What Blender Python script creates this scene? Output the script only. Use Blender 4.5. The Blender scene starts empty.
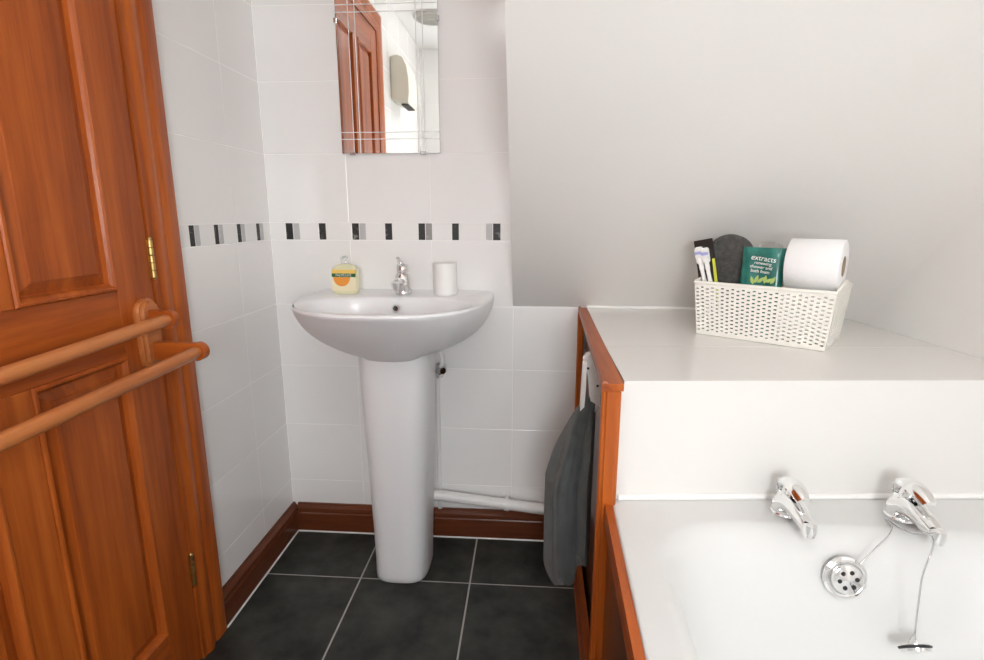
import bpy, bmesh, math, random
from mathutils import Vector, Matrix
random.seed(7)
SC = bpy.context.scene
COL = SC.collection
PI = math.pi

# ------------------------------------------------------------------ materials
def new_mat(name):
    m = bpy.data.materials.new(name); m.use_nodes = True
    nt = m.node_tree
    return m, nt, nt.nodes['Principled BSDF']

def simple(name, col, rough=.5, metal=0., bump=0., bscale=60., coat=0., var=0., vscale=6., sheen=0., trans=0., ior=1.5):
    m, nt, b = new_mat(name)
    b.inputs['Base Color'].default_value = (*col, 1)
    b.inputs['Roughness'].default_value = rough
    b.inputs['Metallic'].default_value = metal
    b.inputs['Coat Weight'].default_value = coat
    b.inputs['Coat Roughness'].default_value = .08
    b.inputs['Sheen Weight'].default_value = sheen
    b.inputs['Transmission Weight'].default_value = trans
    b.inputs['IOR'].default_value = ior
    tc = nt.nodes.new('ShaderNodeTexCoord')
    if var > 0:
        n = nt.nodes.new('ShaderNodeTexNoise'); n.inputs['Scale'].default_value = vscale; n.inputs['Detail'].default_value = 5
        nt.links.new(tc.outputs['Object'], n.inputs['Vector'])
        r = nt.nodes.new('ShaderNodeValToRGB')
        r.color_ramp.elements[0].position = .3; r.color_ramp.elements[1].position = .7
        r.color_ramp.elements[0].color = (*[c*(1-var) for c in col], 1)
        r.color_ramp.elements[1].color = (*[min(1, c*(1+var)) for c in col], 1)
        nt.links.new(n.outputs['Fac'], r.inputs['Fac']); nt.links.new(r.outputs['Color'], b.inputs['Base Color'])
    if bump > 0:
        n = nt.nodes.new('ShaderNodeTexNoise'); n.inputs['Scale'].default_value = bscale; n.inputs['Detail'].default_value = 4
        nt.links.new(tc.outputs['Object'], n.inputs['Vector'])
        bp = nt.nodes.new('ShaderNodeBump'); bp.inputs['Strength'].default_value = bump; bp.inputs['Distance'].default_value = .01
        nt.links.new(n.outputs['Fac'], bp.inputs['Height']); nt.links.new(bp.outputs['Normal'], b.inputs['Normal'])
    return m

def wood(name, axis, cols, rough=.38, freq=22., coat=.08):
    """stained pine: long streaks of grain along the given axis"""
    m, nt, b = new_mat(name)
    tc = nt.nodes.new('ShaderNodeTexCoord'); mp = nt.nodes.new('ShaderNodeMapping')
    s = [freq]*3; s[axis] = freq*.06
    mp.inputs['Scale'].default_value = s
    nt.links.new(tc.outputs['Object'], mp.inputs['Vector'])
    n1 = nt.nodes.new('ShaderNodeTexNoise'); n1.inputs['Scale'].default_value = .55; n1.inputs['Detail'].default_value = 3; n1.inputs['Distortion'].default_value = .6
    n2 = nt.nodes.new('ShaderNodeTexNoise'); n2.inputs['Scale'].default_value = 3.2; n2.inputs['Detail'].default_value = 6; n2.inputs['Roughness'].default_value = .65
    for n in (n1, n2): nt.links.new(mp.outputs['Vector'], n.inputs['Vector'])
    mx = nt.nodes.new('ShaderNodeMix'); mx.data_type = 'FLOAT'; mx.inputs['Factor'].default_value = .4
    nt.links.new(n1.outputs['Fac'], mx.inputs[2]); nt.links.new(n2.outputs['Fac'], mx.inputs[3])
    r = nt.nodes.new('ShaderNodeValToRGB'); e = r.color_ramp.elements
    e[0].position = .33; e[0].color = (*cols[0], 1); e[1].position = .68; e[1].color = (*cols[2], 1)
    k = e.new(.5); k.color = (*cols[1], 1)
    nt.links.new(mx.outputs[0], r.inputs['Fac']); nt.links.new(r.outputs['Color'], b.inputs['Base Color'])
    b.inputs['Specular IOR Level'].default_value = .3; b.inputs['Roughness'].default_value = rough; b.inputs['Coat Weight'].default_value = coat; b.inputs['Coat Roughness'].default_value = .2
    bp = nt.nodes.new('ShaderNodeBump'); bp.inputs['Strength'].default_value = .06; bp.inputs['Distance'].default_value = .01
    nt.links.new(n2.outputs['Fac'], bp.inputs['Height']); nt.links.new(bp.outputs['Normal'], b.inputs['Normal'])
    return m

def slate_mat():
    m, nt, b = new_mat('slate')
    tc = nt.nodes.new('ShaderNodeTexCoord')
    n = nt.nodes.new('ShaderNodeTexNoise'); n.inputs['Scale'].default_value = 9; n.inputs['Detail'].default_value = 8; n.inputs['Roughness'].default_value = .62
    nt.links.new(tc.outputs['Object'], n.inputs['Vector'])
    r = nt.nodes.new('ShaderNodeValToRGB'); e = r.color_ramp.elements
    e[0].position = .36; e[0].color = (.008, .0095, .0078, 1); e[1].position = .66; e[1].color = (.044, .047, .039, 1)
    nt.links.new(n.outputs['Fac'], r.inputs['Fac']); nt.links.new(r.outputs['Color'], b.inputs['Base Color'])
    r2 = nt.nodes.new('ShaderNodeMapRange'); r2.inputs[3].default_value = .62; r2.inputs[4].default_value = .4
    nt.links.new(n.outputs['Fac'], r2.inputs[0]); nt.links.new(r2.outputs[0], b.inputs['Roughness'])
    v = nt.nodes.new('ShaderNodeTexNoise'); v.inputs['Scale'].default_value = 16; v.inputs['Detail'].default_value = 6
    nt.links.new(tc.outputs['Object'], v.inputs['Vector'])
    bp = nt.nodes.new('ShaderNodeBump'); bp.inputs['Strength'].default_value = .16; bp.inputs['Distance'].default_value = .01
    nt.links.new(v.outputs['Fac'], bp.inputs['Height']); nt.links.new(bp.outputs['Normal'], b.inputs['Normal'])
    return m

def marble(name, base, vein):
    m, nt, b = new_mat(name)
    tc = nt.nodes.new('ShaderNodeTexCoord')
    n = nt.nodes.new('ShaderNodeTexNoise'); n.inputs['Scale'].default_value = 55; n.inputs['Detail'].default_value = 4; n.inputs['Distortion'].default_value = 1.4
    nt.links.new(tc.outputs['Object'], n.inputs['Vector'])
    r = nt.nodes.new('ShaderNodeValToRGB'); e = r.color_ramp.elements
    e[0].position = .58; e[0].color = (*base, 1); e[1].position = .72; e[1].color = (*vein, 1)
    nt.links.new(n.outputs['Fac'], r.inputs['Fac']); nt.links.new(r.outputs['Color'], b.inputs['Base Color'])
    b.inputs['Roughness'].default_value = .5
    return m

def emit(name, col, s):
    m, nt, b = new_mat(name)
    b.inputs['Base Color'].default_value = (.8, .8, .8, 1)
    b.inputs['Emission Color'].default_value = (*col, 1); b.inputs['Emission Strength'].default_value = s
    return m

WOOD = ((.23, .042, .0050), (.42, .092, .0115), (.58, .150, .021))
DARKW = ((.075, .018, .007), (.13, .034, .012), (.19, .055, .02))
M = dict(
    tile=simple('white_glazed_tile', (.89, .88, .868), .16, bump=.012, bscale=9),
    grout=simple('white_grout', (.93, .925, .91), .8),
    paint=simple('off_white_paint', (.80, .785, .76), .75, bump=.02, bscale=80),
    ceilp=simple('white_ceiling_paint', (.88, .875, .865), .8),
    darkm=marble('dark_marble', (.018, .018, .018), (.22, .22, .21)),
    greym=marble('grey_marble', (.52, .52, .52), (.68, .68, .67)),
    greyd=marble('mid_grey_marble', (.30, .29, .28), (.55, .54, .53)),
    slate=slate_mat(),
    fgrout=simple('floor_grout', (.42, .41, .385), .85),
    woodz=wood('stained_wood_upright', 2, WOOD),
    woody=wood('stained_wood_along', 1, WOOD),
    woodx=wood('stained_wood_across', 0, WOOD),
    railw=wood('rail_wood', 1, ((.40, .12, .030), (.50, .165, .045), (.58, .21, .065)), .35, 40, .3),
    skx=wood('dark_skirting_across', 0, DARKW, .3), sky=wood('dark_skirting_along', 1, DARKW, .3),
    board=wood('dark_board', 2, ((.07, .024, .009), (.105, .037, .013), (.14, .052, .019)), .3, 14, .35),
    ceramic=simple('white_ceramic', (.86, .87, .885), .3, coat=.15),
    acrylic=simple('white_bath_acrylic', (.69, .69, .68), .38),
    lam=simple('white_ledge_tile', (.765, .75, .725), .22),
    seal=simple('white_sealant', (.88, .87, .85), .4),
    chrome=simple('chrome', (.86, .86, .86), .06, 1.),
    chromed=simple('brushed_chrome', (.62, .62, .62), .22, 1.),
    black=simple('black', (.012, .012, .012), .5),
    white=simple('white_plastic', (.86, .85, .83), .35),
    basket=simple('cream_plastic', (.86, .84, .78), .4),
    towel=simple('dark_grey_towel', (.078, .086, .083), .95, bump=.6, bscale=420, var=.25, vscale=30, sheen=.3),
    mitt=simple('charcoal_fabric', (.085, .082, .076), .95, bump=.5, bscale=300, var=.25, vscale=90),
    brass=simple('brass', (.62, .43, .16), .28, 1.),
    paper=simple('white_tissue', (.88, .87, .87), .95, bump=.1, bscale=150),
    card=simple('brown_card', (.40, .31, .22), .9),
    etch=simple('frosted_etching', (.80, .80, .79), .5),
    rubber=simple('black_rubber', (.015, .015, .015), .5),
    soap=simple('pale_yellow_soap', (.82, .80, .54), .2),
    clear=simple('clear_plastic', (.95, .96, .95), .12, trans=.9, ior=1.3),
    lorange=simple('label_orange', (.85, .33, .05), .4), lcream=simple('label_cream', (.88, .80, .56), .4),
    lyel=simple('label_yellow', (.90, .62, .16), .4), lgreen=simple('label_green', (.015, .12, .035), .4),
    pouch=simple('teal_foil', (.010, .155, .125), .25, var=.35, vscale=30, coat=.3),
    lime=simple('lime_green', (.42, .58, .16), .5), ink=simple('white_ink', (.85, .88, .86), .6),
    blue=simple('lilac_bristles', (.42, .42, .78), .6), yg=simple('yellow_green', (.62, .65, .06), .5),
    blk=simple('black_card', (.018, .016, .014), .3), red=simple('red_plastic', (.5, .03, .03), .4),
    cream=simple('cream_enamel', (.80, .79, .68), .4), duct=simple('dark_vent', (.03, .03, .03), .6),
    lampg=simple('grey_vent_plastic', (.50, .49, .46), .5),
)
# mirror glass
m, nt, b = new_mat('mirror_glass'); b.inputs['Base Color'].default_value = (.93, .94, .93, 1); b.inputs['Metallic'].default_value = 1; b.inputs['Roughness'].default_value = .015
M['mirror'] = m
M['lamp'] = emit('fill_lamp_glass', (.99, .995, .99), 13.5)  # glow of the added ceiling lamp
M['fill_pane'] = emit('fill_window_glass', (.945, .975, 1), 15.5)  # glow of the added window, standing in for a camera flash

# ------------------------------------------------------------------ mesh builder
class MB:
    def __init__(s): s.v = []; s.f = []; s.mi = []; s.mats = []
    def mat(s, k):
        if k not in s.mats: s.mats.append(k)
        return s.mats.index(k)
    def add(s, vs, fs, k):
        o = len(s.v); s.v += [tuple(p) for p in vs]; i = s.mat(k)
        for f in fs: s.f.append([o+j for j in f]); s.mi.append(i)
        return s
    def box(s, x0, x1, y0, y1, z0, z1, k, bev=0.):
        x0, x1 = min(x0, x1), max(x0, x1); y0, y1 = min(y0, y1), max(y0, y1); z0, z1 = min(z0, z1), max(z0, z1)
        b = min(bev, (x1-x0)*.49, (y1-y0)*.49, (z1-z0)*.49)
        if b <= 0:
            vs = [(x, y, z) for z in (z0, z1) for x, y in ((x0, y0), (x1, y0), (x1, y1), (x0, y1))]
            return s.add(vs, [(3, 2, 1, 0), (4, 5, 6, 7), (0, 1, 5, 4), (1, 2, 6, 5), (2, 3, 7, 6), (3, 0, 4, 7)], k)
        def ring(z, i):
            X0, X1, Y0, Y1 = x0+i, x1-i, y0+i, y1-i
            return [(X0+b, Y0, z), (X1-b, Y0, z), (X1, Y0+b, z), (X1, Y1-b, z), (X1-b, Y1, z), (X0+b, Y1, z), (X0, Y1-b, z), (X0, Y0+b, z)] if i == 0 else \
                   [(X0, Y0, z), (X1, Y0, z), (X1, Y0, z), (X1, Y1, z), (X1, Y1, z), (X0, Y1, z), (X0, Y1, z), (X0, Y0, z)]
        return s.loft([ring(z0, b), ring(z0+b, 0), ring(z1-b, 0), ring(z1, b)], k, cap=True)
    def prism(s, poly, z0, z1, k):
        """poly of (x, y) counter-clockwise seen from above"""
        n = len(poly)
        vs = [(x, y, z0) for x, y in poly]+[(x, y, z1) for x, y in poly]
        fs = [tuple(range(n))[::-1], tuple(range(n, 2*n))]+[(i, (i+1) % n, n+(i+1) % n, n+i) for i in range(n)]
        return s.add(vs, fs, k)
    def hexa(s, a, b_, k):
        """two quads (bottom, top) of 3-D points"""
        return s.add(list(a)+list(b_), [(3, 2, 1, 0), (4, 5, 6, 7), (0, 1, 5, 4), (1, 2, 6, 5), (2, 3, 7, 6), (3, 0, 4, 7)], k)
    def loft(s, loops, k, cap=True, closed=True, capstart=None, capend=None):
        n = len(loops[0]); vs = [p for l in loops for p in l]; fs = []
        for i in range(len(loops)-1):
            for j in range(n if closed else n-1):
                a = i*n+j; b = i*n+(j+1) % n
                fs.append((a, b, b+n, a+n))
        if (cap if capstart is None else capstart): fs.append(tuple(range(n))[::-1])
        if (cap if capend is None else capend): fs.append(tuple(range((len(loops)-1)*n, len(loops)*n)))
        return s.add(vs, fs, k)
    def tube(s, path, rad, k, n=12, flat=None, cap=True):
        """swept round (or flattened) section; rad a number or a list"""
        P = [Vector(p) for p in path]; L = []
        up = None
        for i, p in enumerate(P):
            t = (P[min(i+1, len(P)-1)]-P[max(i-1, 0)]).normalized()
            if up is None:
                up = Vector((0, 0, 1)) if abs(t.z) < .9 else Vector((0, 1, 0))
            a = t.cross(up)
            if a.length < 1e-5: a = t.cross(Vector((1, 0, 0)))
            a.normalize(); u = a.cross(t).normalized(); up = u
            r = rad[i] if isinstance(rad, (list, tuple)) else rad
            fl = flat[i] if isinstance(flat, (list, tuple)) else (flat or 1)
            L.append([p+a*(r*math.cos(q))+u*(r*fl*math.sin(q)) for q in [2*PI*j/n for j in range(n)]])
        return s.loft(L, k, cap=cap)
    def lathe(s, o, ax, prof, k, n=28, cap=True):
        """prof: list of (distance along axis, radius)"""
        o = Vector(o); ax = Vector(ax).normalized()
        a = ax.orthogonal().normalized(); b = ax.cross(a)
        return s.loft([[o+ax*h+(a*math.cos(q)+b*math.sin(q))*r for q in [2*PI*j/n for j in range(n)]] for h, r in prof], k, cap=cap)
    def build(s, name, parent=None, smooth=0.):
        me = bpy.data.meshes.new(name)
        off = Vector(parent['_o']) if parent is not None else Vector((0, 0, 0))
        me.from_pydata([tuple(Vector(p)-off) for p in s.v], [], s.f)
        for k in s.mats: me.materials.append(M[k])
        me.polygons.foreach_set('material_index', s.mi)
        bm = bmesh.new(); bm.from_mesh(me)
        bmesh.ops.remove_doubles(bm, verts=bm.verts, dist=2e-6)
        bmesh.ops.recalc_face_normals(bm, faces=bm.faces)
        bm.to_mesh(me); bm.free()
        if smooth:
            me.polygons.foreach_set('use_smooth', [True]*len(me.polygons))
            me.set_sharp_from_angle(angle=math.radians(smooth))
        me.update()
        o = bpy.data.objects.new(name, me); COL.objects.link(o)
        o['_o'] = tuple(off)
        if parent is not None: o.parent = parent
        return o

def thing(name, loc, label, cat, group=None):
    o = bpy.data.objects.new(name, None); COL.objects.link(o); o.location = loc; o.empty_display_size = .05
    o['_o'] = tuple(loc); o['label'] = label; o['category'] = cat
    if group: o['group'] = group
    return o
def struct(o, label=None):
    o['kind'] = 'structure'
    if label: o['label'] = label
    return o
def rrect(x0, x1, y0, y1, z, r, k=8):
    P = []
    for cx, cy, a0 in ((x1-r, y1-r, 0), (x0+r, y1-r, PI/2), (x0+r, y0+r, PI), (x1-r, y0+r, 1.5*PI)):
        for i in range(k+1):
            a = a0+PI/2*i/k; P.append((cx+r*math.cos(a), cy+r*math.sin(a), z))
    return P
def smoothpath(P, k=8):
    """Catmull-Rom through the points"""
    P = [Vector(p) for p in P]; out = []
    for i in range(len(P)-1):
        a, b, c, d = P[max(i-1, 0)], P[i], P[i+1], P[min(i+2, len(P)-1)]
        for j in range(k):
            t = j/k
            out.append(.5*((2*b)+(c-a)*t+(2*a-5*b+4*c-d)*t*t+(-a+3*b-3*c+d)*t**3))
    return out+[P[-1]]
def text_mesh(name, body, size, mtx, matk, parent, ext=.0002, sx=1.):
    cu = bpy.data.curves.new(name, 'FONT'); cu.body = body; cu.size = size; cu.align_x = 'CENTER'; cu.align_y = 'CENTER'; cu.extrude = ext
    t = bpy.data.objects.new(name+'_curve', cu); COL.objects.link(t)
    bpy.context.view_layer.update()
    dg = bpy.context.evaluated_depsgraph_get()
    me = bpy.data.meshes.new_from_object(t.evaluated_get(dg))
    bpy.data.objects.remove(t); bpy.data.curves.remove(cu)
    me.name = name; me.materials.clear(); me.materials.append(M[matk])
    off = Vector(parent['_o'])
    me.transform(Matrix.Translation(-off) @ mtx @ Matrix.Diagonal((sx, 1, 1, 1)))
    o = bpy.data.objects.new(name, me); COL.objects.link(o); o.parent = parent; o['_o'] = tuple(off)
    return o

# ------------------------------------------------------------------ room shell
CZ = 2.2; YR = -2.45; XE = .747
ZR = [0.0, .184, .384, .584, .784, .984, 1.036, 1.236, 1.436, 1.636, 1.836, 2.036, 2.2]

def tile_piece(mb, o, u, n, u0, u1, z0, z1, k, g=.0013, d=.0006):
    """one glazed tile: pillowed edge standing proud of the grout bed"""
    o, u, n = Vector(o), Vector(u), Vector(n)
    def P(a, z, h): q = o+u*a+n*h; return (q.x, q.y, z)
    b = .0012
    l0 = [P(u0+g, z0+g, -d), P(u1-g, z0+g, -d), P(u1-g, z1-g, -d), P(u0+g, z1-g, -d)]
    l1 = [P(u0+g, z0+g, -.0004), P(u1-g, z0+g, -.0004), P(u1-g, z1-g, -.0004), P(u0+g, z1-g, -.0004)]
    l2 = [P(u0+g+b, z0+g+b, 0), P(u1-g-b, z0+g+b, 0), P(u1-g-b, z1-g-b, 0), P(u0+g+b, z1-g-b, 0)]
    mb.loft([l0, l1, l2], k, capstart=False, capend=True)

def tiled(mb, o, u, n, cols, rows, ok, frieze=None, frow=(.984, 1.036)):
    for i in range(len(rows)-1):
        z0, z1 = rows[i], rows[i+1]
        fr = frieze and abs(z0-frow[0]) < 1e-6
        if fr:
            a = cols[0]
            for (f0, f1, k) in frieze:
                if f0-a > .004: tile_piece(mb, o, u, n, a, f0, z0, z1, 'tile', .0006)
                tile_piece(mb, o, u, n, f0, f1, z0+.001, z1-.001, k, .0006); a = f1
            if cols_end(frieze, cols)-a > .004: tile_piece(mb, o, u, n, a, cols_end(frieze, cols), z0, z1, 'tile', .0006)
            continue
        for j in range(len(cols)-1):
            if ok((cols[j]+cols[j+1])/2, (z0+z1)/2): tile_piece(mb, o, u, n, cols[j], cols[j+1], z0, z1, 'tile')
def cols_end(fr, cols): return fr[-1][3] if len(fr[-1]) > 3 else cols[-1]

# back wall
FB = []
for x0, x1, g in [(.049, .072, 'greym'), (.153, .175, None), (.256, .278, 'greym'), (.358, .380, 'tile'), (.460, .481, 'greyd'), (.562, .583, None)]:
    FB.append((x0, x1, 'darkm'))
    if g and g != 'tile': FB.append((x1+.001, x1+.021, g))
FB += [(.664, .684, 'greym'), (.685, .708, 'darkm')]
mb = MB()
mb.box(-.12, 1.85, .0006, .12, -.02, CZ+.02, 'grout')
fr = [(a, b_, k) for a, b_, k in FB]
fr[-1] = (*fr[-1], XE)
def tiled_back():
    for i in range(len(ZR)-1):
        z0, z1 = ZR[i], ZR[i+1]
        if abs(z0-.984) < 1e-6:
            a = .0
            for f0, f1, k in FB:
                if f0-a > .004: tile_piece(mb, (0, 0, 0), (1, 0, 0), (0, -1, 0), a, f0, z0, z1, 'tile', .0005)
                tile_piece(mb, (0, 0, 0), (1, 0, 0), (0, -1, 0), f0, f1, z0+.001, z1-.001, k, .0005); a = f1
            tile_piece(mb, (0, 0, 0), (1, 0, 0), (0, -1, 0), a, XE, z0, z1, 'tile', .0005)
        else:
            C = [0, .249, .499, .749 if z1 < .8 else XE, 1.0]
            for j in range(3 if z1 > .8 else 4): tile_piece(mb, (0, 0, 0), (1, 0, 0), (0, -1, 0), C[j], C[j+1], z0, z1, 'tile')
tiled_back()
struct(mb.build('wall_back'))
# left wall, either side of the door opening
FL = []
for y0, g in [(.063, .02), (.168, .02), (.277, .019), (.378, .020)]: FL.append((y0, y0+g))
mb = MB()
DO0, DO1, DOZ = .545, 1.262, 1.965      # door opening (distance from the back wall)
for a, b_, z0, z1 in [(-.0006, DO0, -.02, CZ+.02), (DO1, 2.6, -.02, CZ+.02), (DO0, DO1, DOZ, CZ+.02)]:
    mb.box(-.12, -.0006, -a, -b_, z0, z1, 'grout')
LO, LU, LN = (0, 0, 0), (0, -1, 0), (1, 0, 0)
for i in range(len(ZR)-1):
    z0, z1 = ZR[i], ZR[i+1]
    if abs(z0-.984) < 1e-6:
        a = 0
        for k0, k1 in FL:
            tile_piece(mb, LO, LU, LN, a, k0-.021, z0, z1, 'tile', .0005)
            tile_piece(mb, LO, LU, LN, k0-.021, k0-.001, z0+.001, z1-.001, 'greym', .0005)
            tile_piece(mb, LO, LU, LN, k0, k1, z0+.001, z1-.001, 'darkm', .0005); a = k1
        tile_piece(mb, LO, LU, LN, a, .53, z0, z1, 'tile', .0005)
    else:
        for c0, c1 in ((0, .196), (.196, .446), (.446, .53)): tile_piece(mb, LO, LU, LN, c0, c1, z0, z1, 'tile')
    c = 1.30
    while c < 2.44:
        tile_piece(mb, LO, LU, LN, c, min(c+.25, 2.45), z0, z1, 'tile'); c += .25
struct(mb.build('wall_left'))
# wall behind the camera, with an opening for the added window
WX0, WX1, WZ0, WZ1 = .70, 1.20, .84, 1.46
mb = MB()
for x0, x1, z0, z1 in [(-.12, WX0, -.02, CZ), (WX1, 2.0, -.02, CZ), (WX0, WX1, -.02, WZ0), (WX0, WX1, WZ1, CZ)]:
    mb.box(x0, x1, YR-.0006, YR-.12, z0, z1, 'grout')
for i in range(len(ZR)-1):
    c = 0.
    while c < 1.0:
        c1 = min(c+.25, 1.0)
        if not (ZR[i+1] > WZ0-.03 and ZR[i] < WZ1 and c1 > WX0-.03): tile_piece(mb, (0, YR, 0), (1, 0, 0), (0, 1, 0), c, c1, ZR[i], ZR[i+1], 'tile')
        c += .25
struct(mb.build('wall_front'))
# unseen window added in place of a camera flash: frame, bar and frosted pane
wf = MB()
for x0, x1, z0, z1 in [(WX0, WX0+.045, WZ0, WZ1), (WX1-.045, WX1, WZ0, WZ1), (WX0+.045, WX1-.045, WZ0, WZ0+.045), (WX0+.045, WX1-.045, WZ1-.045, WZ1)]:
    wf.box(x0, x1, YR-.07, YR-.02, z0, z1, 'white', .004)
w1 = struct(wf.build('fill_window_1'))
MB().box(WX0+.04, WX1-.04, YR-.055, YR-.045, WZ0+.04, WZ1-.04, 'fill_pane').build('fill_pane', w1)
MB().box(WX0-.02, WX1+.02, YR-.02, YR+.03, WZ0-.025, WZ0-.001, 'white', .004).build('fill_window_sill', w1)
# right wall (runs slightly outwards)
XR0, XRS = 1.652, .056
struct(MB().prism([(XR0, .0), (XR0-XRS*YR, YR-.12), (XR0-XRS*YR+.12, YR-.12), (XR0+.12, .0)], -.02, CZ+.02, 'paint').build('wall_right'))
# sloping ceiling under the roof with the dormer cheek
ms = MB()
pl = [(-.0004, .787), (-(CZ-.787), CZ), (-.0004, CZ)]
vs = [(XE, y, z) for y, z in pl]+[(XR0+.115, y, z) for y, z in pl]
ms.add(vs, [(0, 1, 2), (5, 4, 3), (0, 3, 4, 1), (1, 4, 5, 2), (2, 5, 3, 0)], 'paint')
struct(ms.build('ceiling_slope'))
cv = MB(); L = []; RF = .15
cdir = Vector((XRS, -1, 1)).normalized(); nw = Vector((-1, -XRS, 0)).normalized()
a2 = nw.cross(cdir); a2 = a2 if a2.z < 0 else -a2
a1 = Vector((0, -.7071, -.7071)).cross(cdir); a1 = a1 if a1.x < 0 else -a1
for i in range(2):
    y = .25 if i == 0 else -(CZ-.787)-.1
    C0 = Vector((XR0-XRS*y, y, .787-y)); ring = []
    for j in range(15):
        t = j/14; ring.append(C0+a1*(RF*(1-t)**2)+a2*(RF*t*t)+(a1+a2)*.0)
    L.append([tuple(p) for p in ring]+[tuple(C0+Vector((.02, .02, .02)))])
cv.loft(L, 'paint'); struct(cv.build('trim_4', smooth=40))
struct(MB().box(-.12, 2.0, YR-.12, .12, CZ, CZ+.1, 'ceilp').build('ceiling'))
# floor: slate tiles bedded in pale grout
mf = MB()
mf.box(-.12, 2.0, YR-.12, .12, -.08, -.0015, 'fgrout')
FW = .3272; gx = .3075; gy = -.2423
xs = [0.0, gx, gx+FW, gx+2*FW, gx+3*FW, gx+4*FW, 1.85]
ys = [0.0, gy]+[gy-FW*i for i in range(1, 8)]
def ftile(x0, x1, y0, y1):
    g = .0024; b = .0018
    def R(i, z): return [(x0+i, y1+i, z), (x1-i, y1+i, z), (x1-i, y0-i, z), (x0+i, y0-i, z)]
    mf.loft([R(g, -.0015), R(g, -.0008), R(g+b, 0)], 'slate', capstart=False, capend=True)
for i in range(len(xs)-1):
    for j in range(len(ys)-1): ftile(xs[i], xs[i+1], ys[j], ys[j+1])
struct(mf.build('floor'))
# skirting boards: moulded profile (offset from wall, height)
SKP = [(.0, .0), (.0185, .0), (.0185, .066), (.0165, .070), (.0175, .076), (.0165, .084), (.011, .090), (.0075, .094), (.0065, .098), (.0, .098)]
def skirt_back(x0, x1, name):
    L = [[(x, -d-.0005, z+.0008) for d, z in SKP] for x in (x0, x1)]
    return MB().loft(L, 'skx').build(name)
struct(skirt_back(.0190, .944, 'baseboard_back'))
L = [[(d+.0005, y, z+.0008) for d, z in SKP] for y in (-.0005, -.462)]
struct(MB().loft(L, 'sky').build('baseboard_left'))
struct(MB().tube([(.0215, -.0205, .0015), (.944, -.0205, .0015)], .0028, 'seal', 6).build('trim_1'))
struct(MB().tube([(.0205, -.022, .0015), (.0205, -.462, .0015)], .0028, 'seal', 6).build('trim_2'))

# ------------------------------------------------------------------ door with frame
fr_ = MB()
# jambs and head lining the opening, then moulded architrave
fr_.box(-.12, .0195, -.5455, -.5615, .0005, 1.955, 'woodz')
fr_.box(-.12, .0195, -1.2465, -1.2615, .0005, 1.955, 'woodz')
fr_.box(-.12, .0195, -.5455, -1.2615, 1.953, 1.9645, 'woody')
AP = [(.0, .462), (.019, .462), (.021, .466), (.021, .500), (.017, .506), (.018, .512), (.024, .524), (.0255, .532), (.024, .541), (.019, .549), (.016, .5545), (.0, .5545)]   # (x, distance)
AI = .5545
def mitre(k0):   # jamb-side profile swept up, across and down
    out = []
    for (x, d) in AP:
        w = AI-d
        out.append((x+.0003, d, 1.955+w, w))
    return out
A = mitre(0)
loops = [[(x, -d, .0005) for x, d, z, w in A], [(x, -d, z) for x, d, z, w in A],
         [(x, -(1.2535+w), z) for x, d, z, w in A], [(x, -(1.2535+w), .0005) for x, d, z, w in A]]
fr_.loft(loops, 'woodz')
door = struct(fr_.build('door_1', smooth=40))
# leaf: stiles, rails and mullion
DY0, DY1, DX = -.5645, -1.2435, .0160
lf = MB()
PY = [(-.660, -.866), (-.942, -1.148)]; PZ = [(.155, .790), (.918, 1.835)]
TH = -.034
def member(y0, y1, z0, z1, k): lf.box(TH+DX-.002, DX, y0, y1, z0, z1, k, .0012)
member(DY0, PY[0][0], .008, 1.950, 'woodz'); member(PY[1][1], DY1, .008, 1.950, 'woodz')
for z0, z1 in ((.008, PZ[0][0]), (PZ[0][1], PZ[1][0]), (PZ[1][1], 1.950)): member(PY[0][0], PY[1][1], z0, z1, 'woody')
for z0, z1 in PZ: member(PY[0][1], PY[1][0], z0, z1, 'woodz')
leaf = lf.build('door_leaf', door)
for py in PY:
    for z0, z1 in PZ:
        p = MB(); y0, y1 = py
        def RL(i, x): return [(DX+x, y0-i, z0+i), (DX+x, y1+i, z0+i), (DX+x, y1+i, z1-i), (DX+x, y0-i, z1-i)]
        prof = [(-.0, -.030), (-.0, .0005), (.002, .0035), (.006, .0040), (.009, .001), (.0125, -.004), (.0145, -.0115), (.0155, -.0120), (.034, -.0050), (.035, -.0030), (.037, -.0026)]
        p.loft([RL(i, x) for i, x in prof], 'woodz', capstart=False, capend=True)
        p.build('door_panel', leaf)
for hz in (.245, .970, 1.72):
    h = MB()
    for i in range(5): h.lathe((DX+.004, -.5615, hz-.038+i*.0155), (0, 0, 1), [(0, .0045), (.0005, .0052), (.0137, .0052), (.0142, .0045)], 'brass', 12)
    h.lathe((DX+.004, -.5615, hz-.043), (0, 0, 1), [(0, .002), (.004, .0045), (.0045, .0045)], 'brass', 10)
    h.lathe((DX+.004, -.5615, hz+.0395), (0, 0, 1), [(0, .0045), (.002, .0045), (.005, .002)], 'brass', 10)
    h.box(DX-.006, DX+.0008, -.556, -.5665, hz-.038, hz+.038, 'brass')
    h.build('hinge', door, 40)

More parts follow.
